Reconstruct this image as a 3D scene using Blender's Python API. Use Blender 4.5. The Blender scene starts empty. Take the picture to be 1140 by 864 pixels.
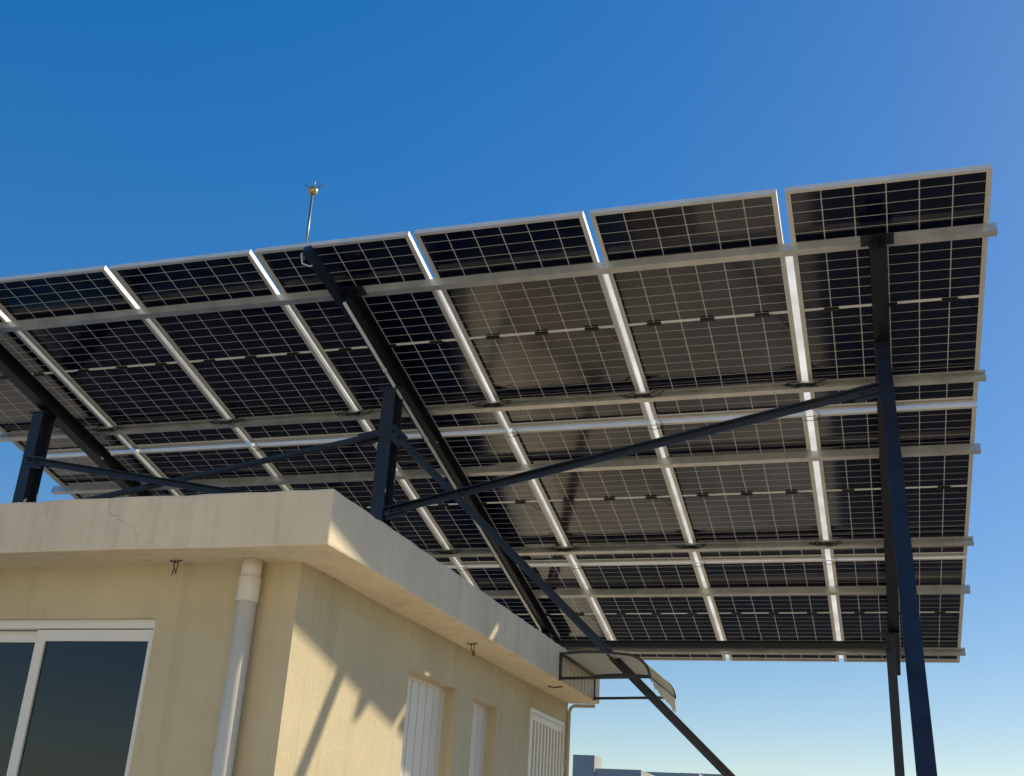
import bpy, bmesh, math, random
from mathutils import Vector, Matrix
random.seed(7)
SC = bpy.context.scene
COL = SC.collection
EYE = 1.6                                   # eye height above the terrace floor

# ------------------------------------------------------------------ camera
cam_d = bpy.data.cameras.new('camera'); cam = bpy.data.objects.new('camera', cam_d); COL.objects.link(cam)
cam_d.sensor_width = 36; cam_d.lens = 1248.165 / 1140 * 36
cam_d.clip_start = .05; cam_d.clip_end = 6000
def cam_matrix(pitch, roll, yaw):
    Rx = Matrix.Rotation(math.radians(pitch), 3, 'X'); Rz = Matrix.Rotation(math.radians(yaw), 3, 'Z')
    Ry = Matrix.Rotation(math.radians(roll), 3, 'Y')
    R = Rz @ Rx @ Ry                         # columns: right, forward, up
    r, f, u = R.col[0], R.col[1], R.col[2]
    return Matrix((r, u, -f)).transposed().to_4x4()
cam.matrix_world = Matrix.Translation((0, 0, EYE)) @ cam_matrix(22.5351, -3.50697, 18.7143)
SC.camera = cam

# ------------------------------------------------------------------ sky, sun, exposure
SUN_AZ, SUN_EL = 42.3, 31.8                 # azimuth to the right of +Y
w = bpy.data.worlds.new('World'); SC.world = w; w.use_nodes = True
nt = w.node_tree
sky = nt.nodes.new('ShaderNodeTexSky'); sky.sky_type = 'NISHITA'; sky.sun_disc = False
sky.sun_elevation = math.radians(SUN_EL); sky.sun_rotation = math.radians(SUN_AZ)
sky.air_density = 1.0; sky.dust_density = .3; sky.ozone_density = 1.5; sky.altitude = 100
hs = nt.nodes.new('ShaderNodeHueSaturation'); hs.inputs['Saturation'].default_value = 2.12; hs.inputs['Hue'].default_value = .512; hs.inputs['Value'].default_value = 1.2
gm = nt.nodes.new('ShaderNodeGamma'); gm.inputs[1].default_value = .56
nt.links.new(sky.outputs[0], gm.inputs[0]); nt.links.new(gm.outputs[0], hs.inputs['Color']); nt.links.new(hs.outputs[0], nt.nodes['Background'].inputs[0])
nt.nodes['Background'].inputs[1].default_value = .15
sd = bpy.data.lights.new('sun', 'SUN'); sd.energy = 3.3; sd.angle = math.radians(.53); sd.color = (1, .87, .63)
sun = bpy.data.objects.new('sun', sd); COL.objects.link(sun)
S = Vector((math.sin(math.radians(SUN_AZ)) * math.cos(math.radians(SUN_EL)),
            math.cos(math.radians(SUN_AZ)) * math.cos(math.radians(SUN_EL)), math.sin(math.radians(SUN_EL))))
sun.rotation_euler = S.to_track_quat('Z', 'Y').to_euler(); sun.location = S * 40
SC.view_settings.view_transform = 'Standard'; SC.view_settings.look = 'None'
SC.view_settings.gamma = 1; SC.view_settings.use_curve_mapping = False
SC.view_settings.exposure = .50

# ------------------------------------------------------------------ materials
def mat(name, col, rough=.6, metal=0., ior=1.5, var=0., scale=4., bump=0., bscale=60., spots=0., coat=0.):
    m = bpy.data.materials.new(name); m.use_nodes = True
    N, L = m.node_tree.nodes, m.node_tree.links
    b = N['Principled BSDF']
    b.inputs['Base Color'].default_value = (*col, 1); b.inputs['Roughness'].default_value = rough
    b.inputs['Metallic'].default_value = metal; b.inputs['IOR'].default_value = ior
    if coat: b.inputs['Coat Weight'].default_value = coat; b.inputs['Coat Roughness'].default_value = .08
    tc = N.new('ShaderNodeTexCoord')
    if var:
        n = N.new('ShaderNodeTexNoise'); n.inputs['Scale'].default_value = scale
        n.inputs['Detail'].default_value = 8; n.inputs['Roughness'].default_value = .65
        L.new(tc.outputs['Object'], n.inputs['Vector'])
        r = N.new('ShaderNodeMapRange'); r.inputs[1].default_value = .3; r.inputs[2].default_value = .7
        r.inputs[3].default_value = 1 - var; r.inputs[4].default_value = 1 + var
        L.new(n.outputs[0], r.inputs[0])
        mx = N.new('ShaderNodeMix'); mx.data_type = 'RGBA'; mx.blend_type = 'MULTIPLY'; mx.inputs[0].default_value = 1
        mx.inputs[6].default_value = (*col, 1); L.new(r.outputs[0], mx.inputs[7])
        out = mx.outputs[2]
        if spots:
            n2 = N.new('ShaderNodeTexNoise'); n2.inputs['Scale'].default_value = 9; n2.inputs['Detail'].default_value = 5
            mp = N.new('ShaderNodeMapping'); mp.inputs['Scale'].default_value = (1.6, 1.6, .5)
            L.new(tc.outputs['Object'], mp.inputs[0]); L.new(mp.outputs[0], n2.inputs['Vector'])
            r2 = N.new('ShaderNodeMapRange'); r2.inputs[1].default_value = .62; r2.inputs[2].default_value = .78
            r2.inputs[3].default_value = 0; r2.inputs[4].default_value = spots
            L.new(n2.outputs[0], r2.inputs[0])
            m2 = N.new('ShaderNodeMix'); m2.data_type = 'RGBA'; L.new(r2.outputs[0], m2.inputs[0])
            L.new(out, m2.inputs[6]); m2.inputs[7].default_value = (col[0] * .55, col[1] * .52, col[2] * .48, 1)
            out = m2.outputs[2]
        L.new(out, b.inputs['Base Color'])
        r3 = N.new('ShaderNodeMapRange'); r3.inputs[3].default_value = max(.02, rough - .08); r3.inputs[4].default_value = min(1, rough + .08)
        L.new(n.outputs[0], r3.inputs[0]); L.new(r3.outputs[0], b.inputs['Roughness'])
    if bump:
        nb = N.new('ShaderNodeTexNoise'); nb.inputs['Scale'].default_value = bscale; nb.inputs['Detail'].default_value = 5
        L.new(tc.outputs['Object'], nb.inputs['Vector'])
        bm_ = N.new('ShaderNodeBump'); bm_.inputs['Strength'].default_value = bump; bm_.inputs['Distance'].default_value = .01
        L.new(nb.outputs[0], bm_.inputs['Height']); L.new(bm_.outputs[0], b.inputs['Normal'])
    return m

M = {}
M['wall'] = mat('beige_wall_paint', (.60, .515, .328), .85, var=.10, scale=1.7, bump=.25, bscale=45, spots=.22)
M['bouncewall'] = mat('pale_reflector_render', (.74, .68, .56), .88, var=.08, scale=1.2, bump=.2, bscale=40)  # for the two unseen walls added to throw light back
M['fascia'] = mat('grey_beige_fascia_paint', (.78, .665, .475), .85, var=.10, scale=2.2, bump=.3, bscale=38, spots=.30)
M['alu'] = mat('aluminium_frame', (.82, .80, .74), .55, metal=.12, var=.06, scale=6)
M['galv'] = mat('galvanised_steel', (.68, .67, .63), .36, metal=.45, var=.2, scale=5, spots=.25)
M['navy'] = mat('navy_steel_paint', (.020, .029, .046), .5, var=.35, scale=6, spots=.6)
M['rafter'] = mat('black_steel_paint', (.010, .011, .016), .45, var=.25, scale=5)
M['black'] = mat('black_plastic', (.012, .012, .013), .5)
M['conduit'] = mat('grey_pvc_conduit', (.86, .85, .81), .45, var=.08)
M['pvc'] = mat('white_pvc_pipe', (.76, .70, .575), .35, var=.06, scale=5, spots=.2)
M['cream_pipe'] = mat('cream_painted_pipe', (.55, .49, .36), .5, var=.08)
M['white'] = mat('white_painted_metal', (.80, .76, .67), .4, var=.05, scale=5)
M['white_al'] = mat('white_window_frame', (.83, .80, .72), .35, var=.03)
M['glassdark'] = mat('dark_window_glass', (.010, .016, .022), .03, ior=1.5)
M['brass'] = mat('brass_ball', (.62, .47, .22), .38, metal=.7, var=.1, scale=30)
M['rod'] = mat('grey_metal_rod', (.30, .29, .26), .4, metal=.7)
M['rust'] = mat('rusty_wire', (.10, .06, .04), .8, var=.3, scale=40)
M['darkframe'] = mat('dark_brown_steel', (.045, .037, .032), .5, var=.3, scale=20)
M['floor'] = mat('terrace_concrete', (.54, .475, .38), .85, var=.42, scale=.55, bump=.3, bscale=25, spots=.3)
M['ground'] = mat('city_ground', (.10, .095, .085), .95, var=.35, scale=.05)
M['darkpaving'] = mat('dark_reflection_paving', (.028, .031, .040), .8, var=.3, scale=1.5)  # dark so that the panel undersides mirror something dark
M['roofing'] = mat('roof_screed', (.30, .27, .23), .9, var=.2, scale=1.5, spots=.3)
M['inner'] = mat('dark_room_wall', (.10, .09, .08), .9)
M['concrete'] = mat('grey_render', (.46, .445, .42), .9, var=.12, scale=.4, spots=.25)
M['sandrender'] = mat('sand_render', (.46, .41, .33), .9, var=.10, scale=.4, spots=.2)
M['paleconcrete'] = mat('pale_render', (.50, .49, .46), .9, var=.12, scale=.4, spots=.2)

def weather(m, col, streak=.35, crack=.5, cscale=1.3):
    N, L = m.node_tree.nodes, m.node_tree.links
    b = N['Principled BSDF']; src = b.inputs['Base Color'].links[0].from_socket
    tc = N.new('ShaderNodeTexCoord')
    mp = N.new('ShaderNodeMapping'); mp.inputs['Scale'].default_value = (7, 7, .35); L.new(tc.outputs['Object'], mp.inputs[0])
    n = N.new('ShaderNodeTexNoise'); n.inputs['Scale'].default_value = 1.6; n.inputs['Detail'].default_value = 7; n.inputs['Roughness'].default_value = .6
    L.new(mp.outputs[0], n.inputs['Vector'])
    r = N.new('ShaderNodeMapRange'); r.inputs[1].default_value = .52; r.inputs[2].default_value = .80; r.inputs[3].default_value = 0; r.inputs[4].default_value = streak
    L.new(n.outputs[0], r.inputs[0])
    m1 = N.new('ShaderNodeMix'); m1.data_type = 'RGBA'; L.new(r.outputs[0], m1.inputs[0]); L.new(src, m1.inputs[6])
    m1.inputs[7].default_value = (col[0] * .50, col[1] * .49, col[2] * .50, 1)
    # cracks: warped cell borders, kept only in a few places
    nw = N.new('ShaderNodeTexNoise'); nw.inputs['Scale'].default_value = 5; nw.inputs['Detail'].default_value = 4; L.new(tc.outputs['Object'], nw.inputs['Vector'])
    va = N.new('ShaderNodeVectorMath'); va.operation = 'MULTIPLY_ADD'; L.new(nw.outputs[1], va.inputs[0]); va.inputs[1].default_value = (.25, .25, .25); L.new(tc.outputs['Object'], va.inputs[2])
    v = N.new('ShaderNodeTexVoronoi'); v.feature = 'DISTANCE_TO_EDGE'; v.inputs['Scale'].default_value = cscale; L.new(va.outputs[0], v.inputs['Vector'])
    lt = N.new('ShaderNodeMath'); lt.operation = 'LESS_THAN'; L.new(v.outputs['Distance'], lt.inputs[0]); lt.inputs[1].default_value = .0035
    nk = N.new('ShaderNodeTexNoise'); nk.inputs['Scale'].default_value = 1.1; nk.inputs['Detail'].default_value = 3; L.new(tc.outputs['Object'], nk.inputs['Vector'])
    rk = N.new('ShaderNodeMapRange'); rk.inputs[1].default_value = .50; rk.inputs[2].default_value = .62; rk.inputs[3].default_value = 0; rk.inputs[4].default_value = crack
    L.new(nk.outputs[0], rk.inputs[0])
    mk = N.new('ShaderNodeMath'); mk.operation = 'MULTIPLY'; L.new(lt.outputs[0], mk.inputs[0]); L.new(rk.outputs[0], mk.inputs[1])
    m2 = N.new('ShaderNodeMix'); m2.data_type = 'RGBA'; L.new(mk.outputs[0], m2.inputs[0]); L.new(m1.outputs[2], m2.inputs[6]); m2.inputs[7].default_value = (.12, .10, .08, 1)
    # pale chips where the paint came off
    nc = N.new('ShaderNodeTexNoise'); nc.inputs['Scale'].default_value = 22; nc.inputs['Detail'].default_value = 3; L.new(tc.outputs['Object'], nc.inputs['Vector'])
    gc = N.new('ShaderNodeMapRange'); gc.inputs[1].default_value = .735; gc.inputs[2].default_value = .76; gc.inputs[3].default_value = 0; gc.inputs[4].default_value = .55
    L.new(nc.outputs[0], gc.inputs[0])
    m3 = N.new('ShaderNodeMix'); m3.data_type = 'RGBA'; L.new(gc.outputs[0], m3.inputs[0]); L.new(m2.outputs[2], m3.inputs[6]); m3.inputs[7].default_value = (.72, .68, .60, 1)
    L.new(m3.outputs[2], b.inputs['Base Color'])
weather(M['wall'], (.54, .46, .31), .32, .22, 1.1)
weather(M['fascia'], (.66, .60, .47), .42, .34, 1.5)
weather(M['pvc'], (.6, .58, .5), .25, .0)
def gap_strip_material():  # lets sun through, so the added gap strips look white from below
    m = bpy.data.materials.new('translucent_gap_brightener'); m.use_nodes = True
    N, L = m.node_tree.nodes, m.node_tree.links
    b = N['Principled BSDF']; b.inputs['Base Color'].default_value = (.8, .79, .75, 1); b.inputs['Roughness'].default_value = .4
    t = N.new('ShaderNodeBsdfTranslucent'); t.inputs[0].default_value = (.92, .90, .84, 1)
    tc = N.new('ShaderNodeTexCoord'); n = N.new('ShaderNodeTexNoise'); n.inputs['Scale'].default_value = 3.5; n.inputs['Detail'].default_value = 6
    L.new(tc.outputs['Object'], n.inputs['Vector'])
    cr = N.new('ShaderNodeValToRGB'); cr.color_ramp.elements[0].position = .3; cr.color_ramp.elements[0].color = (.58, .56, .50, 1)
    cr.color_ramp.elements[1].position = .65; cr.color_ramp.elements[1].color = (.92, .90, .84, 1)
    L.new(n.outputs[0], cr.inputs[0]); L.new(cr.outputs[0], t.inputs[0])
    ms = N.new('ShaderNodeMixShader'); ms.inputs[0].default_value = .8
    L.new(b.outputs[0], ms.inputs[1]); L.new(t.outputs[0], ms.inputs[2]); L.new(ms.outputs[0], N['Material Output'].inputs[0])
    return m
M['gapstrip'] = gap_strip_material()

def cell_material():
    m = bpy.data.materials.new('solar_cells_under_glass'); m.use_nodes = True
    N, L = m.node_tree.nodes, m.node_tree.links
    b = N['Principled BSDF']
    tc = N.new('ShaderNodeTexCoord'); sp = N.new('ShaderNodeSeparateXYZ'); L.new(tc.outputs['Object'], sp.inputs[0])
    def math_(op, a, bb=None, c=None):
        n = N.new('ShaderNodeMath'); n.operation = op
        for i, v in enumerate((a, bb, c)):
            if v is None: continue
            if isinstance(v, (int, float)): n.inputs[i].default_value = v
            else: L.new(v, n.inputs[i])
        return n.outputs[0]
    x, y = sp.outputs[0], sp.outputs[1]
    px = .1815
    fx = math_('PINGPONG', x, px / 2)                     # 0 on a column line (x = 0 is one)
    fxm = math_('PINGPONG', x, px)
    colline = math_('LESS_THAN', math_('PINGPONG', x, px * .5), .0031)
    ay = math_('SUBTRACT', math_('ABSOLUTE', y), .011)
    py = .0893
    rowline = math_('LESS_THAN', math_('PINGPONG', ay, py * .5), .0024)
    centre = math_('LESS_THAN', ay, .0)
    edge = math_('GREATER_THAN', math_('ABSOLUTE', y), .011 + py * 12)
    edge2 = math_('GREATER_THAN', math_('ABSOLUTE', x), px * 3)
    line = math_('MAXIMUM', math_('MAXIMUM', colline, rowline), math_('MAXIMUM', centre, math_('MAXIMUM', edge, edge2)))
    # cell tone differs a little from cell to cell, as sorted silicon does
    cx = math_('FLOOR', math_('DIVIDE', x, px)); cy = math_('FLOOR', math_('DIVIDE', ay, py))
    wn = N.new('ShaderNodeTexWhiteNoise'); cb = N.new('ShaderNodeCombineXYZ')
    oi = N.new('ShaderNodeObjectInfo')
    L.new(cx, cb.inputs[0]); L.new(cy, cb.inputs[1]); L.new(oi.outputs['Random'], cb.inputs[2]); L.new(cb.outputs[0], wn.inputs[0])
    mx0 = N.new('ShaderNodeMix'); mx0.data_type = 'RGBA'; L.new(wn.outputs[0], mx0.inputs[0])
    mx0.inputs[6].default_value = (.0026, .0040, .018, 1); mx0.inputs[7].default_value = (.0042, .0064, .030, 1)
    L.new(mx0.outputs[2], b.inputs['Base Color'])
    n = N.new('ShaderNodeTexNoise'); n.inputs['Scale'].default_value = 3; n.inputs['Detail'].default_value = 4
    L.new(tc.outputs['Object'], n.inputs['Vector'])
    r = N.new('ShaderNodeMapRange'); r.inputs[3].default_value = .05; r.inputs[4].default_value = .14
    L.new(n.outputs[0], r.inputs[0]); L.new(r.outputs[0], b.inputs['Roughness'])
    b.inputs['IOR'].default_value = 1.64
    d = N.new('ShaderNodeBsdfPrincipled'); d.inputs['Base Color'].default_value = (.80, .77, .68, 1); d.inputs['Roughness'].default_value = .1
    t = N.new('ShaderNodeBsdfTranslucent'); t.inputs[0].default_value = (.8, .78, .70, 1)
    ms = N.new('ShaderNodeMixShader'); ms.inputs[0].default_value = .45
    L.new(d.outputs[0], ms.inputs[1]); L.new(t.outputs[0], ms.inputs[2])
    mm = N.new('ShaderNodeMixShader'); L.new(line, mm.inputs[0]); L.new(b.outputs[0], mm.inputs[1]); L.new(ms.outputs[0], mm.inputs[2])
    L.new(mm.outputs[0], N['Material Output'].inputs[0])
    return m
M['cells'] = cell_material()

def awning_material():
    m = bpy.data.materials.new('cream_polycarbonate'); m.use_nodes = True
    N, L = m.node_tree.nodes, m.node_tree.links
    b = N['Principled BSDF']; b.inputs['Base Color'].default_value = (.86, .74, .50, 1); b.inputs['Roughness'].default_value = .35
    t = N.new('ShaderNodeBsdfTranslucent'); t.inputs[0].default_value = (1, .80, .44, 1)
    ms = N.new('ShaderNodeMixShader'); ms.inputs[0].default_value = .5
    tc = N.new('ShaderNodeTexCoord'); n = N.new('ShaderNodeTexNoise'); n.inputs['Scale'].default_value = 7; n.inputs['Detail'].default_value = 6
    L.new(tc.outputs['Object'], n.inputs['Vector'])
    r = N.new('ShaderNodeMapRange'); r.inputs[3].default_value = .55; r.inputs[4].default_value = .7
    L.new(n.outputs[0], r.inputs[0]); L.new(r.outputs[0], ms.inputs[0])
    L.new(b.outputs[0], ms.inputs[1]); L.new(t.outputs[0], ms.inputs[2]); L.new(ms.outputs[0], N['Material Output'].inputs[0])
    return m
M['awning'] = awning_material()

# ------------------------------------------------------------------ building blocks
class MB:
    """collects shapes and links them as one mesh object"""
    def __init__(s): s.bm = bmesh.new()
    def box(s, a, b, bev=0.):
        lo = Vector([min(p, q) for p, q in zip(a, b)]); hi = Vector([max(p, q) for p, q in zip(a, b)])
        r = bmesh.ops.create_cube(s.bm, size=1); vs = r['verts']
        c = (lo + hi) / 2; d = hi - lo
        for v in vs: v.co = Vector((v.co.x * d.x, v.co.y * d.y, v.co.z * d.z)) + c
        if bev:
            es = list({e for v in vs for e in v.link_edges})
            bmesh.ops.bevel(s.bm, geom=es, offset=bev, segments=2, affect='EDGES', profile=.6)
        return s
    def prof(s, p0, p1, poly, up=(0, 0, 1)):
        """sweep a closed 2D outline (side, up) from p0 to p1"""
        p0, p1 = Vector(p0), Vector(p1); d = (p1 - p0).normalized(); up = Vector(up)
        side = d.cross(up).normalized(); u = side.cross(d).normalized()
        A = [s.bm.verts.new(p0 + side * a + u * b) for a, b in poly]
        B = [s.bm.verts.new(p1 + side * a + u * b) for a, b in poly]
        n = len(poly)
        fs = [s.bm.faces.new((A[i], A[(i + 1) % n], B[(i + 1) % n], B[i])) for i in range(n)]
        fs += [s.bm.faces.new(A[::-1]), s.bm.faces.new(B)]
        bmesh.ops.recalc_face_normals(s.bm, faces=fs)
        return s
    def tube(s, pts, r, n=10, closed=False):
        pts = [Vector(p) for p in pts]; rings = []
        prev = None
        for i, p in enumerate(pts):
            a = pts[i - 1] if i else (pts[-1] if closed else p); b = pts[(i + 1) % len(pts)] if (i + 1 < len(pts) or closed) else p
            d = (b - a).normalized()
            ref = prev if prev is not None else (Vector((0, 0, 1)) if abs(d.z) < .9 else Vector((1, 0, 0)))
            u = (ref - d * ref.dot(d)).normalized(); v = d.cross(u); prev = u
            rr = r[i] if isinstance(r, (list, tuple)) else r
            rings.append([s.bm.verts.new(p + (u * math.cos(k * 2 * math.pi / n) + v * math.sin(k * 2 * math.pi / n)) * rr) for k in range(n)])
        m = len(rings); fs = []
        for i in range(m if closed else m - 1):
            A, B = rings[i], rings[(i + 1) % m]
            for k in range(n):
                f = s.bm.faces.new((A[k], A[(k + 1) % n], B[(k + 1) % n], B[k])); f.smooth = True; fs.append(f)
        if not closed: fs += [s.bm.faces.new(rings[0][::-1]), s.bm.faces.new(rings[-1])]
        bmesh.ops.recalc_face_normals(s.bm, faces=fs)
        return s
    def ball(s, c, r):
        q = bmesh.ops.create_uvsphere(s.bm, u_segments=24, v_segments=14, radius=r)
        for v in q['verts']: v.co += Vector(c)
        for f in s.bm.faces:
            if all(v in q['verts'] for v in f.verts): f.smooth = True
        return s
    def build(s, name, m, parent=None, origin=None):
        """with a parent the coordinates are the parent's own; without one the origin goes to the base"""
        me = bpy.data.meshes.new(name)
        if parent is None:
            if origin is None:
                xs = [v.co for v in s.bm.verts]
                lo = Vector([min(v[i] for v in xs) for i in range(3)]); hi = Vector([max(v[i] for v in xs) for i in range(3)])
                origin = Vector(((lo.x + hi.x) / 2, (lo.y + hi.y) / 2, lo.z))
            origin = Vector(origin)
            for v in s.bm.verts: v.co -= origin
        s.bm.to_mesh(me); s.bm.free(); me.materials.append(m)
        o = bpy.data.objects.new(name, me); COL.objects.link(o)
        if parent is not None: o.parent = parent
        elif origin is not None: o.location = origin
        return o

def empty(name, loc=(0, 0, 0), rot=None):
    o = bpy.data.objects.new(name, None); o.empty_display_size = .2; COL.objects.link(o); o.location = loc
    if rot: o.rotation_euler = rot
    return o
def tag(o, label, cat, group=None):
    o['label'] = label; o['category'] = cat
    if group: o['group'] = group
    return o
def structure(o): o['kind'] = 'structure'; return o
def ibeam(w_, h, t=.008, tw=.006):          # (side, up), top at up = 0
    a, k = w_ / 2, tw / 2
    return [(-a, 0), (a, 0), (a, -t), (k, -t), (k, -h + t), (a, -h + t), (a, -h), (-a, -h), (-a, -h + t), (-k, -h + t), (-k, -t), (-a, -t)]
def rect(w_, h): return [(-w_ / 2, -h / 2), (w_ / 2, -h / 2), (w_ / 2, h / 2), (-w_ / 2, h / 2)]
def angle(w_, t=.006): return [(0, 0), (w_, 0), (w_, t), (t, t), (t, w_), (0, w_)]
ORD = ['first', 'second', 'third', 'fourth', 'fifth', 'sixth', 'seventh']

# ------------------------------------------------------------------ ground and terrace
g = MB()
bmesh.ops.create_grid(g.bm, x_segments=2, y_segments=2, size=3000)
for v in g.bm.verts: v.co.z = -9
structure(g.build('ground', M['ground'], origin=(0, 0, -9)))
TX0, TX1, TY0, TY1 = -20., 1.75, -7., 18.
f = MB().box((TX0, TY0, -.25), (TX1, TY1, 0))
structure(f.build('terrace_floor', M['floor'], origin=(0, 0, 0)))
f = MB().box((-.40, 4.5, .0), (1.5, TY1 - .1, .006)).box((-11.2, 8.2, .0), (-4.42, TY1 - .1, .006)).box((-4.24, 14.5, .0), (-.404, TY1 - .1, .006))
structure(f.build('added_dark_paving', M['darkpaving'], origin=(0, 0, 0)))  # unseen dark sheets added to darken the reflections in the panels
hw = tag(empty('added_bounce_wall', (-6, -6.5, 0)), 'added tall pale wall, out of view, bouncing warm light onto the roof room', 'wall')  # unseen wall added behind the camera as warm fill for the shaded faces
m = MB().box((1., 0, -.0), (15, -.25, 8.2)).box((.98, .012, 8.2), (15.02, -.262, 8.3), .01); m.build('wall', M['bouncewall'], hw)
m = MB().box((-4.40, 8.3, .0), (-4.26, TY1 - .2, 1.5), .012)
tag(m.build('added_reflection_wall', M['bouncewall']), 'added low pale wall hidden behind the roof room, reflected in the panels', 'wall')  # added out of sight to give the panels a bright band to reflect
f = MB().box((TX0 + .3, TY0 + .3, -8.99), (TX1 - .3, TY1 - .3, -.252))
tag(f.build('lower_storeys', M['sandrender']), 'plain rendered lower storeys carrying the terrace under the roof room', 'building')

# ------------------------------------------------------------------ roof room
ZT, ZB = 1.2 + EYE, .988 + EYE              # slab top and soffit
FX, FY, FY1 = -1.862, 3.54, 7.80            # slab right face, front face, far end
WX, WY = -2.085, 3.775                      # wall right face, front face
BX0 = -9.6
TH = .16
room = tag(empty('roof_room', (WX, WY, 0)), 'beige rendered roof room with overhanging flat roof slab under the solar canopy', 'building')
def R_(p): return (p[0] - WX, p[1] - WY, p[2])
def rbox(mb, a, b, bev=0): return mb.box(R_(a), R_(b), bev)
# front wall with the window opening
WIN = (-3.83, -2.69, .95, .774 + EYE)       # x0, x1, sill, head
m = MB()
rbox(m, (BX0, WY, 0), (WIN[0], WY + TH, ZB)); rbox(m, (WIN[1], WY, 0), (WX, WY + TH, ZB))
rbox(m, (WIN[0], WY, 0), (WIN[1], WY + TH, WIN[2])); rbox(m, (WIN[0], WY, WIN[3]), (WIN[1], WY + TH, ZB))
m.build('front_wall', M['wall'], room)
# right wall with three openings
OPS = [(4.92, 5.56, .10, .77 + EYE), (5.83, 6.25, 1.0, .765 + EYE), (6.885, 7.70, .10, .85 + EYE)]
m = MB(); y = WY + TH
for (a, b, z0, z1) in OPS:
    rbox(m, (WX - TH, y, 0), (WX, a, ZB)); rbox(m, (WX - TH, a, z1), (WX, b, ZB)); rbox(m, (WX - TH, a, 0), (WX, b, z0)); y = b
rbox(m, (WX - TH, y, 0), (WX, FY1 - .01, ZB))
m.build('side_wall', M['wall'], room)
m = MB(); rbox(m, (BX0, FY1 - .01 - TH, 0), (WX - TH, FY1 - .01, ZB)); m.build('back_wall', M['wall'], room)
m = MB(); rbox(m, (BX0, WY + TH, 0), (BX0 + TH, FY1 - .01 - TH, ZB)); m.build('end_wall', M['wall'], room)
# roof slab: subdivided and a little uneven, as hand-plastered edges are
m = MB(); rbox(m, (BX0 - .25, FY, ZB), (FX, FY1, ZT), .010)
from mathutils import noise
slab_edges = [e for e in m.bm.edges if e.calc_length() > .5]
bmesh.ops.subdivide_edges(m.bm, edges=slab_edges, cuts=90, use_grid_fill=True)
for v in m.bm.verts:
    q = Vector(v.co)
    top = max(0, (v.co.z - (ZT - .05)) / .05)
    v.co.z += .006 * noise.noise(q * 1.3) + top * (.006 * noise.noise(q * 9) - .010 * max(0, noise.noise(q * 23) - .25))
    v.co.x += .004 * noise.noise(q * 1.1 + Vector((5, 0, 0))); v.co.y += .004 * noise.noise(q * 1.1 + Vector((0, 9, 0)))
m.build('roof_slab', M['fascia'], room)
m = MB(); rbox(m, (BX0 + .1, FY + .3, ZT + .004 + .006), (FX - .3, FY1 - .3, ZT + .016)); m.build('roof_screed', M['roofing'], room)
# sliding window
x0, x1, z0, z1 = WIN; yf = WY + .022
m = MB(); fw = .035
rbox(m, (x0, yf, z1 - fw), (x1, yf + .07, z1)); rbox(m, (x0, yf, z0), (x1, yf + .07, z0 + fw))
rbox(m, (x0, yf, z0 + fw), (x0 + .02, yf + .07, z1 - fw)); rbox(m, (x1 - .02, yf, z0 + fw), (x1, yf + .07, z1 - fw))
win = m.build('window', M['white_al'], room)
xm = -3.265
def sash(a, b, y):
    m = MB(); k = .045; zb, zt = z0 + fw + .003, z1 - fw - .004
    rbox(m, (a, y, zt - k), (b, y + .025, zt)); rbox(m, (a, y, zb), (b, y + .025, zb + k))
    rbox(m, (a, y, zb + k), (a + k, y + .025, zt - k)); rbox(m, (b - .018, y, zb + k), (b, y + .025, zt - k))
    m.build('sash', M['white_al'], win)
    m = MB(); rbox(m, (a + k, y + .010, zb + k), (b - .018, y + .016, zt - k)); m.build('pane', M['glassdark'], win)
sash(xm, x1 - .021, yf + .008); sash(x0 + .021, xm + .04, yf + .040)
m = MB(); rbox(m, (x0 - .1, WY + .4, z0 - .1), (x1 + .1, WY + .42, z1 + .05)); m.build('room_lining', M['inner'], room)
# side openings: two ribbed shutters and a barred grille
def shutter(a, b, z0, z1, ribs, name='shutter'):
    xd = WX - .085
    m = MB(); k = .022
    rbox(m, (xd, a, z1 - k), (xd + .02, b, z1)); rbox(m, (xd, a, z0), (xd + .02, b, z0 + k))
    rbox(m, (xd, a, z0 + k), (xd + .02, a + k, z1 - k)); rbox(m, (xd, b - k, z0 + k), (xd + .02, b, z1 - k))
    fr = m.build(name, M['white'], room)
    m = MB(); n = ribs; wd = (b - a - 2 * k) / n
    for i in range(n):                       # folded sheet: broad flats with grooves between
        ya = a + k + i * wd
        poly = [(ya, -.004), (ya + wd * .84, -.004), (ya + wd * .88, -.030), (ya + wd * .96, -.030), (ya + wd, -.004)]
        for j in range(len(poly) - 1):
            (p, q), (r_, t_) = poly[j], poly[j + 1]
            vs = [m.bm.verts.new(R_((xd + .018 + q, p, z0 + k))), m.bm.verts.new(R_((xd + .018 + t_, r_, z0 + k))),
                  m.bm.verts.new(R_((xd + .018 + t_, r_, z1 - k))), m.bm.verts.new(R_((xd + .018 + q, p, z1 - k)))]
            m.bm.faces.new(vs)
    m.build('ribbed_sheet', M['white'], fr)
shutter(*OPS[0], 6); shutter(*OPS[1], 4)
a, b, z0, z1 = OPS[2]
m = MB(); xd = WX - .03; k = .03
rbox(m, (xd, a, z1 - k), (xd + .035, b, z1 - .002)); rbox(m, (xd, a, z0), (xd + .035, b, z0 + k))
rbox(m, (xd, a + .002, z0 + k), (xd + .035, a + k, z1 - k)); rbox(m, (xd, b - k, z0 + k), (xd + .035, b - .002, z1 - k))
rbox(m, (xd, a + k, z1 - .07), (xd + .03, b - k, z1 - k - .002))
gr = m.build('door_grille', M['white'], room)
m = MB(); n = 10
for i in range(n):
    yc = a + k + (i + .5) * (b - a - 2 * k) / n
    rbox(m, (xd + .008, yc - .016, z0 + k), (xd + .028, yc + .016, z1 - .07))
m.build('grille_bars', M['white'], gr)
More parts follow.
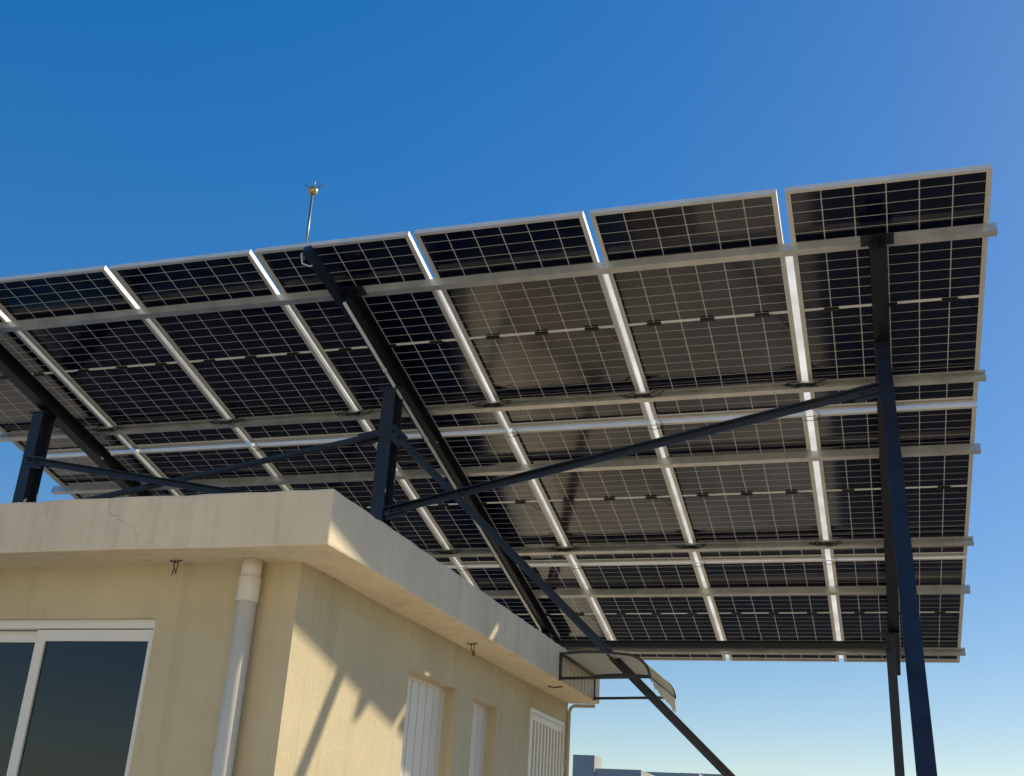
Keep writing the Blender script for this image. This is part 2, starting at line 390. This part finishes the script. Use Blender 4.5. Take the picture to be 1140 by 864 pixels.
m = MB(); rbox(m, (xd - .05, a, z0), (xd - .045, b, z1)); m.build('door_panel', M['cream_pipe'], gr)

# rainwater pipes
xp, yp = -2.268, WY - .050
m = MB().tube([(xp, yp, .0), (xp, yp, ZB - .145)], .0375, 20)
dp = m.build('rain_pipe', M['pvc']); tag(dp, 'white plastic rain pipe down the shaded front wall near the corner', 'pipe')
m = MB().tube([(0, 0, ZB - .165), (0, 0, ZB - .160), (0, 0, ZB - .075), (0, 0, ZB - .070)], [.040, .0425, .0425, .040], 20)
m.tube([(0, 0, ZB - .075), (0, 0, ZB + .002)], .039, 20); m.build('socket', M['pvc'], dp)
m = MB().tube([(0, 0, 0.9), (0, 0, .93)], .041, 20).box((-.008, .03, .9), (.008, .052, .93)); m.build('bracket', M['pvc'], dp)
xp, yp = WX + .016, FY1 - .030
m = MB().tube([(xp, yp, 0), (xp, yp, ZB - .06), (xp + .008, yp, ZB - .035), (xp + .03, yp, ZB - .017), (xp + .18, yp, ZB - .016)], .012, 12)
o = m.build('rain_pipe', M['cream_pipe']); tag(o, 'thin cream pipe bending under the soffit at the far wall end', 'pipe')
# wire ends of lamp points on the soffit
def hook(x, y, label, s=1., tw=0.):
    m = MB()
    m.tube([(-.03 * s, 0, ZB - .004), (.0, .004, ZB - .009), (.035 * s, 0, ZB - .003)], .003, 6)
    m.tube([(0, 0, ZB), (-.004, 0, ZB - .03 * s), (.006, .004, ZB - .055 * s), (-.006 + tw, .002, ZB - .075 * s), (-.002 + tw, 0, ZB - .045 * s)], .0026, 6)
    m.tube([(.012, 0, ZB), (.012, .004, ZB - .028 * s), (.004, .008, ZB - .066 * s)], .0022, 6)
    for v in m.bm.verts: v.co.x += x; v.co.y += y
    o = m.build('wire_hook', M['rust']); tag(o, label, 'hook', 'wire hooks under the soffit')
hook(-2.60, WY - .07, 'rusty wire hook under the front soffit left of the white rain pipe', .8)
hook(-1.985, 5.47, 'bent rusty wire hook under the side soffit above the first ribbed shutter', .9, .02)
m = MB().tube([(-1.99, 6.93, ZB - .004), (-1.96, 6.95, ZB - .010), (-1.90, 6.96, ZB - .003)], .004, 6)
tag(m.build('wire_stub', M['rust']), 'short dark wire stub lying against the far side soffit', 'wire')

# ------------------------------------------------------------------ solar canopy
O = Vector((.78845, 5.76715, 3.65602 + EYE)); T = math.radians(13.8188)
WP, LP = 1.165, 2.2603                      # pitch of the panels
GX, GY = .040, .036
PW, PL, PD = WP - GX, LP - GY, .035
UX = Vector((1, 0, 0)); SL = Vector((0, math.cos(T), -math.sin(T))); UP = Vector((0, math.sin(T), math.cos(T)))
def A_(u, v, up=0.):                        # u metres right of the right edge, v metres down the slope, up off the underside
    return O + UX * u + SL * v + UP * up

def panel_proto():
    root = empty('solar_panel', (0, 0, 0), (-T, 0, 0))
    a, b = PW / 2, PL / 2; t, fl = .0025, .030
    m = MB()
    # side walls with a turned-in foot flange
    for sx in (-1, 1):
        m.box((sx * a, -b, 0), (sx * (a - t), b, PD)); m.box((sx * (a - t), -b + t, 0), (sx * (a - fl), b - t, .002))
    for sy in (-1, 1):
        m.box((-a + t, sy * b, 0), (a - t, sy * (b - t), PD)); m.box((-a + fl, sy * (b - t), 0), (a - fl, sy * (b - fl + .006), .002))
        m.box((-a + t, sy * (b - t), PD - .0022), (a - t, sy * (b - .010), PD - .0002))
    for sx in (-1, 1): m.box((sx * (a - t), -b + .010, PD - .0022), (sx * (a - .010), b - .010, PD - .0002))
    m.build('frame', M['alu'], root)
    m = MB().box((-a + t + .0005, -b + t + .0005, PD - .0088), (a - t - .0005, b - t - .0005, PD - .0026)); m.build('cell_sheet', M['cells'], root)
    zb = PD - .0088
    for i, x in enumerate((-.363, 0, .363)):
        m = MB().box((x - .048, -.012, zb - .016), (x + .048, .016, zb), .004)
        jb = m.build('junction_box', M['black'], root)
    m = MB()
    m.tube([(.363 + .05, .0, zb - .008), (.363 + .09, .006, zb - .014), (.363 + .12, .06, zb - .02), (a - .03, .16, zb - .010)], .0028, 6)
    m.build('lead', M['black'], root); m = MB()
    m.tube([(-.363 - .05, .0, zb - .008), (-.363 - .08, .004, zb - .010), (-.363 - .13, .010, zb - .006), (-a + .02, .018, zb - .008)], .0028, 6)
    m.build('lead', M['black'], root)
    return root
proto = panel_proto()
def copy_tree(o, parent=None):
    c = o.copy(); COL.objects.link(c); c.parent = parent
    for ch in list(o.children): copy_tree(ch, c)
    return c
ROWN = ['top', 'middle', 'bottom']
COLN = ['at the right end of', 'second from the right in', 'third from the right in', 'in the middle of',
        'third from the left in', 'second from the left in', 'at the left end of']
first = True
for r_ in range(3):
    for c_ in range(7):
        p = proto if first else copy_tree(proto); first = False
        p.location = A_(-(c_ * WP) - PW / 2 - (GX / 2 if c_ else 0) + (0 if c_ else 0), r_ * LP + PL / 2 + (GY / 2 if r_ else 0))
        if c_ == 0: p.location = A_(-PW / 2 - GX * .3, r_ * LP + PL / 2 + (GY / 2 if r_ else 0))
        p.location += UX * random.uniform(-.0015, .0015) + SL * random.uniform(-.003, .003); p.rotation_euler.z = math.radians(random.uniform(-.05, .05)); p.rotation_euler.x += math.radians(random.uniform(-.06, .06))
        tag(p, 'dark framed solar panel %s the %s row of the canopy' % (COLN[c_], ROWN[r_]), 'solar panel', 'solar panels of the canopy')

for c_ in range(1, 7):
    m = MB(); u = -c_ * WP - (GX / 2 if False else 0)
    h0, h1 = (u - GX / 2 - .006, u + GX / 2 + .006 + (GX * .25 if c_ == 1 else 0))
    vs = [m.bm.verts.new(A_(a, b, PD + .0035)) for a, b in ((h0, .21 * LP), (h1, .21 * LP), (h1, 3 * LP - .02), (h0, 3 * LP - .02))]
    m.bm.faces.new(vs)
    tag(m.build('added_gap_strip', M['gapstrip']), 'added translucent strip brightening the %s panel gap from the right' % ORD[c_ - 1], 'added strip', 'added bright strips between the panel columns')  # added strip, lit through from above to whiten the gap
# purlins: lipped channels under the panels
AL, AR = -7 * WP - .06, .026
PUR = [(.190, 1), (.818, -1), (1.217, 1), (1.838, -1), (2.229, 1), (2.828, -1)]
PLAB = ['just below the top edge of the canopy', 'above the middle row gap, draped with cable loops', 'just under the upper row gap',
        'above the lower row gap, draped with cable loops', 'just under the lower row gap', 'along the bottom edge of the canopy']
PLAB = ['highest galvanised purlin, just below the top edge of the canopy', 'second galvanised purlin from the top, draped with cable loops',
        'third galvanised purlin from the top, just below the upper row gap', 'fourth galvanised purlin from the top, above the lower row gap',
        'fifth galvanised purlin from the top, just below the lower row gap', 'lowest galvanised purlin, along the bottom edge of the canopy']
PH = .064
for i, (v, sgn) in enumerate(PUR):
    m = MB(); t = .003; fl = .050; lip = .016
    c_out = [(0, 0), (fl, 0), (fl, -lip), (fl - t, -lip), (fl - t, -t), (t, -t), (t, -PH + t), (fl - t, -PH + t), (fl - t, -PH + lip), (fl, -PH + lip), (fl, -PH), (0, -PH)]
    if sgn < 0: c_out = [(fl - a, b) for a, b in c_out][::-1]
    # sweep towards +X: side = d x up points along -slope, so flip
    poly = [(-a, b) for a, b in c_out][::-1]
    m.prof(A_(AL, v * LP, -.0012), A_(AR, v * LP, -.0012), poly, UP)
    o = m.build('roof_purlin', M['galv']); tag(o, PLAB[i], 'purlin', 'purlins under the solar panels')

# rafters
RX = [.15, -3.28, -6.42]
RV = [(.16, 2.95), (.16, 2.90), (-.02, 2.90)]
RH, RW = .115, .096
def off_z(x, y, off):                       # height of the plane `off` below the underside at world y
    return O.z - (y - O.y) * math.tan(T) - off / math.cos(T)
RLAB = ['navy steel rafter above the two right-hand posts', 'navy steel rafter with grey conduit ending at the roof room edge', 'navy steel rafter at the left end of the canopy']
for x, (va, vb), lab in zip(RX, RV, RLAB):
    m = MB(); m.prof(A_(x - O.x, va * LP, -PH - .003), A_(x - O.x, vb * LP, -PH - .003), ibeam(RW, RH, .009, .007), UP)
    if va > 0:                               # head plate and stub under the top purlin
        c = A_(x - O.x, va * LP + .05, -PH - .003)
    rf = m.build('steel_rafter', M['rafter']); tag(rf, lab, 'rafter', 'rafters carrying the purlins')
    if va > 0:
        m = MB(); m.prof(A_(x - O.x - .095, va * LP + .045, -PH - .0025) - rf.location, A_(x - O.x + .095, va * LP + .045, -PH - .0025) - rf.location, [(-.045, -.006), (.045, -.006), (.045, .004), (-.045, .004)], UP)
        m.build('head_plate', M['navy'], rf)
    for v, _ in PUR:                        # cleats that hold the purlins
        m = MB()
        p = A_(x - O.x - .052, v * LP + .012, -PH - .012) - rf.location
        m.prof(p, p + UX * .104, [(-.02, -.004), (.02, -.004), (.02, .004), (-.02, .004)], UP)
        m.tube([p + UX * .016 - UP * .014, p + UX * .016], .007, 6); m.tube([p + UX * .088 - UP * .014, p + UX * .088], .007, 6)
        m.build('purlin_cleat', M['navy'], rf)
ROFF = PH + .003 + RH                       # underside of the rafters

# posts
def post(name, p0, p1, sec, label, cat='post', group='posts of the canopy', up=(0, 1, 0), base=True):
    m = MB(); m.prof(p0, p1, sec, up); o = m.build(name, M['navy'], origin=p0); tag(o, label, cat, group)
    if base:
        m = MB().box((-.11, -.11, .003), (.11, .11, .014)); 
        m.build('base_plate', M['navy'], o)
        m = MB().box((-.085, -.085, -.0), (.085, .085, .008))
        for v in m.bm.verts: v.co += Vector(p1) - Vector(p0) + Vector((0, 0, -.012))
        m.build('cap_plate', M['navy'], o)
    return o
def isec(w_, h):                            # I-section centred on the axis
    return [(a, b + h / 2) for a, b in ibeam(w_, h, .010, .007)]
yA = 7.08
RZ = ZT + .02
for x, lab in ((-3.33, 'navy steel post standing on the roof room slab where two braces cross'), (-6.48, 'navy steel post at the left end of the roof room slab')):
    post('steel_post', (x, yA, RZ), (x, yA, off_z(x, yA, ROFF) + .004), isec(.10, .15), lab)
# leaning front prop on the right
yt = 6.95; zt = off_z(.15, yt, ROFF); kk = .58
foot = (.17, yt - kk * zt, 0.); tip = (.15, yt, zt + .01)
m = MB(); m.prof(foot, tip, [(-.042, -.015), (.042, -.015), (.042, .018), (.036, .018), (.036, -.009), (-.036, -.009), (-.036, .018), (-.042, .018)], (0, 1, 0))
o = m.build('leaning_prop', M['navy'], origin=foot); tag(o, 'long leaning navy steel prop, thickest and nearest post on the right', 'post', 'posts of the canopy')
PROP = o
m = MB().box((-.12, -.14, .003), (.12, .14, .014)); m.build('base_plate', M['navy'], o)
def prop_pt(z): return Vector(foot).lerp(Vector(tip), z / tip[2])
yr = 11.25
for x, lab in ((.11, 'slim upright navy steel post behind the leaning prop'), (-3.29, 'navy steel post at the low end of the middle rafter behind the room'), (-6.44, 'navy steel post at the low end of the left rafter behind the room')):
    post('steel_post', (x, yr, 0), (x, yr, off_z(x, yr, ROFF) + .004), isec(.085, .10), lab)
# a tie along the rear posts, and braces between the front ones
m = MB(); z_ = off_z(0, yr, ROFF) - .115
m.prof((-6.5, yr - .055, z_), (.11, yr - .055, z_), [(0, -.035), (.05, -.035), (.05, -.029), (.006, -.029), (.006, .029), (.05, .029), (.05, .035), (0, .035)], (0, 0, 1))
tag(m.build('tie_beam', M['rafter']), 'dark horizontal steel tie along the lowest purlin between the rear posts', 'beam')
def brace(p0, p1, label, w_=.049):
    m = MB(); m.prof(p0, p1, [(a - w_ / 2, b - w_ / 2) for a, b in angle(w_)], (0, -1, 0))
    o = m.build('diagonal_brace', M['navy']); tag(o, label, 'brace', 'diagonal braces between the posts')
    for p, sg in ((Vector(p0), 1), (Vector(p1), -1)):
        d = (Vector(p1) - Vector(p0)).normalized() * sg
        if p.z < .5: continue
        q = p + d * .03 - o.location
        m = MB(); m.prof(q - d * .03 + Vector((0, .036, 0)), q + d * .14 + Vector((0, .036, 0)), rect(.10, .007), (0, 1, 0))
        for k in (.02, .09): m.tube([q + d * k + Vector((0, -.010, 0)), q + d * k + Vector((0, .034, 0))], .009, 6)
        m.build('gusset_plate', M['navy'], o)
E_ = EYE
pr1 = prop_pt(2.78 + E_)
brace((-3.27, yA - .09, 2.175 + E_), pr1 + Vector((-.03, -.005, -.0)), 'navy brace rising from the foot of the roof post to the leaning prop')
brace((-3.28, yA - .15, 2.80 + E_), (1.30, yA - .08, 0.0), 'navy brace falling from the roof post across the wall top to lower right', .054)
brace((-3.38, yA - .09, 2.77 + E_), (-6.30, yA - .09, 2.28 + E_), 'navy brace from the middle roof post down towards the left post foot')
brace((-6.45, yA - .15, 2.705 + E_), (-3.6, yA - .15, 2.185 + E_), 'navy brace from the left post top down towards the middle post foot')
print('brace ends', pr1, prop_pt(.05 + E_))

# conduit clipped to the middle rafter
xc = RX[1] - O.x - .012
pts = [A_(xc, .165 * LP, -PH - RH - .020), A_(xc, 2.44 * LP, -PH - RH - .020)]
e = Vector(pts[-1])
pts += [e + Vector((.0, .05, -.05)), e + Vector((.02, .06, -.12)), e + Vector((.06, .03, -.19)), e + Vector((.07, 0, -.33)), e + Vector((.07, 0, -.55))]
m = MB().tube(pts, .0125, 10); o = m.build('conduit_pipe', M['conduit']); tag(o, 'thin grey conduit clipped along the middle rafter, bent down at its end', 'pipe')
m = MB()
for v in (.5, .9, 1.3, 1.75, 2.2):
    p = A_(xc, v * LP, -PH - RH - .020) - o.location; m.tube([p - SL * .012, p + SL * .012], .0165, 10)
m.build('pipe_clips', M['conduit'], o)

# cable loops lying along the purlins at each column gap
def cable_loop(u, v, up, label, flip):
    m = MB(); rnd = random.Random(hash(label) % 9973 if False else int(u * 100) + int(v * 1000))
    for k in range(3):
        w_ = .12 + .05 * rnd.random(); h = .018 + .02 * rnd.random(); pts = []
        for i in range(15):
            a = i / 14
            pts.append(A_(u + (a - .5) * 2 * w_ + .02 * rnd.uniform(-1, 1) * (0 < i < 14), v - .008 - .018 * k + .012 * math.sin(a * 9 + k), up + .014 - h * math.sin(a * math.pi) * (1 if k else .4) + .01 * math.sin(a * 13 + 2 * k)))
        m.tube(pts, .0036, 6)
    m.tube([A_(u - .06, v - .02, up - .004), A_(u + .06, v - .02, up - .004)], .010, 8)
    o = m.build('cable_loop', M['black']); tag(o, label, 'cable', 'cable loops at the purlins')
for pi, nm in ((1, 'second'), (3, 'fourth')):
    for c_ in range(1, 7):
        if pi == 3 and c_ > 5: continue
        cable_loop(-c_ * WP, PUR[pi][0] * LP, -PH + .012, 'black cable loop on the %s purlin at the %s panel gap from the right' % (nm, ORD[c_ - 1]), c_ % 2)
# ties round the frames at the row gaps
for ri, rn in ((1, 'upper'), (2, 'lower')):
    for c_ in range(1, 6):
        m = MB(); pts = []
        for i in range(16):
            a = i / 16 * 2 * math.pi
            pts.append(A_(-c_ * WP + .050 * math.cos(a) + .004, ri * LP + .075, .012 + .020 * math.sin(a)))
        m.tube(pts, .0026, 6, closed=True)
        m.tube([A_(-c_ * WP + .046, ri * LP + .075, .0), A_(-c_ * WP + .075, ri * LP + .06, -.016), A_(-c_ * WP + .078, ri * LP + .01, -.012), A_(-c_ * WP + .06, ri * LP - .03, .002)], .0026, 6)
        tag(m.build('wire_tie', M['black']), 'dark wire tie at the %s row gap on the %s column gap from right' % (rn, ORD[c_ - 1]), 'wire tie', 'wire ties at the row gaps')

# lightning rod on its mounting arm
bx = -3.43 - O.x
lr = tag(empty('lightning_rod', A_(bx, -.02, -.03)), 'lightning rod with brass ball and three spikes above the canopy edge', 'lightning rod')
L0 = Vector(lr.location)
base = Vector((-.06, .07, .02)); ball = Vector((-3.52, 5.85, 4.15 + EYE)) - L0
m = MB().tube([base + (base - ball) * .15, ball], [.009, .0075], 10); m.build('mast', M['rod'], lr)
m = MB().ball(ball, .034); m.build('ball', M['brass'], lr)
for d in ((-.72, 0, .62), (.08, .02, 1.), (.82, .0, .50)):
    d = Vector(d).normalized(); m = MB().tube([ball + d * .028, ball + d * .092], [.0055, .003], 8); m.build('spike', M['rod'], lr)
m = MB(); m.prof(A_(bx + .0, -.03, -.055) - L0, A_(-3.34 - O.x, .26 * LP, -PH - .07) - L0, rect(.05, .06), UP); m.build('mounting_arm', M['navy'], lr)
m = MB().tube([Vector((-.02, .03, .0)), Vector((-.06, .03, -.03)), Vector((-.055, .05, -.09)), Vector((-.01, .08, -.10)), Vector((.03, .1, -.06))], .006, 8); m.build('earth_cable', M['conduit'], lr)

# ------------------------------------------------------------------ awning on the far end of the slab
aw = tag(empty('door_awning', (FX, 6.72, ZB)), 'small curved cream awning with torn front edge on the far end of the slab', 'awning')
Y0, Y1 = 0., .86; ZA = 1.155 - .988; XA = .56; ZF = 1.015 - .988
def prof_pt(a):                             # outline from the wall out and over
    if a < .62: q = a / .62; return (.40 * q, ZA + .012 * math.sin(q * math.pi))
    q = (a - .62) / .38 * math.pi / 2; return (.40 + .16 * math.sin(q), ZF + (ZA - ZF) * math.cos(q))
m = MB(); n = 28; ny = 24; th = .003; grid = []
for j in range(ny + 1):
    row = []; yy = Y0 + (Y1 - Y0) * j / ny
    tear = .0 if j < 3 else .05 * abs(noise.noise(Vector((yy * 14, 3.1, 0)))) + .035 * (j / ny)
    for i in range(n + 1):
        x, z = prof_pt(i / n)
        row.append([x, yy, z])
    # hanging ragged strip below the front bar
    row.append([XA + .004, yy, ZF - .02 - tear]); row.append([XA + .006 + .01 * noise.noise(Vector((yy * 9, 0, 0))), yy + .006, ZF - .028 - tear * 1.6])
    grid.append(row)
V_ = [[m.bm.verts.new(p) for p in r] for r in grid]
for j in range(ny):
    for i in range(len(V_[0]) - 1):
        fc = m.bm.faces.new((V_[j][i], V_[j + 1][i], V_[j + 1][i + 1], V_[j][i + 1])); fc.smooth = True
m.build('sheet', M['awning'], aw)
for y in (Y0 - .006, Y1 + .006):
    m = MB(); m.tube([(x, y, z - .008) for x, z in (prof_pt(i / n) for i in range(n + 1))], .0085, 8)
    m.tube([(.004, y, .012), (XA, y, ZF)], .009, 8); m.tube([(.009, y, -.0), (.009, y, ZA)], .010, 8)
    m.build('side_frame', M['darkframe'], aw)
m = MB(); m.tube([(.30, Y0, ZA - .012), (.30, Y1, ZA - .012)], .007, 8); m.tube([(.02, Y0, ZA - .012), (.02, Y1, ZA - .012)], .008, 8); m.tube([(XA - .006, Y0, ZF), (XA - .006, Y1, ZF)], .008, 8)
m.build('cross_bars', M['darkframe'], aw)
m = MB()
for i in range(9):
    y = Y0 + .05 + i * .095; m.box((.002, y, .004), (.010, y + .07, ZA - .02))
m.build('backing_slats', M['cream_pipe'], aw)

# ------------------------------------------------------------------ far buildings
def far_block(name, x0, x1, y0, y1, top, m_wall, label, windows=(), parapet=True, extra=None):
    root = tag(empty(name, ((x0 + x1) / 2, y0, -9)), label, 'building', 'far buildings on the horizon'); c = Vector(root.location)
    m = MB().box(Vector((x0, y0, -9)) - c, Vector((x1, y1, top)) - c); m.build('wall', m_wall, root)
    if parapet:
        m = MB(); k = .18
        for q in (((x0 - k, y0 - k), (x1 + k, y0)), ((x0 - k, y1), (x1 + k, y1 + k)), ((x0 - k, y0), (x0, y1)), ((x1, y0), (x1 + k, y1))):
            m.box(Vector((*q[0], top - .45)) - c, Vector((*q[1], top + .12)) - c)
        m.build('parapet', m_wall, root)
    for (face, a, b, z0, z1) in windows:
        m = MB()
        if face == 'f': m.box(Vector((a, y0 - .02, z0)) - c, Vector((b, y0 + .1, z1)) - c)
        else: m.box(Vector((x1 - .1, a, z0)) - c, Vector((x1 + .02, b, z1)) - c)
        m.build('window', M['glassdark'], root)
    return root
D = 70.
def bx_(x, k=D): return x * k
far_block('stair_tower', -18.3, -16.95, 70, 71.9, 5.95 + EYE - .1, M['concrete'], 'tallest grey far building, a stair tower with narrow window beside the wall end', [('r', 70.6, 71.0, 5.6, 6.7)], parapet=False)
far_block('low_building', -16.8, -14.3, 70.5, 80, 5.15 + EYE - .15, M['concrete'], 'low grey flat-roofed far building just right of the stair tower', [('f', -16.55, -15.9, 5.2, 6.1), ('f', -15.2, -14.8, 5.0, 5.8)])
far_block('low_building', -19.4, -14.6, 95.5, 104, 6.7 + EYE, M['paleconcrete'], 'pale far building with long parapet behind the low grey one', [])
far_block('low_building', -18.5, -14.9, 112, 120, 7.9 + EYE, M['concrete'], 'grey far block at the right end of the low skyline', [('f', -17.5, -16.8, 7.4, 8.6)])
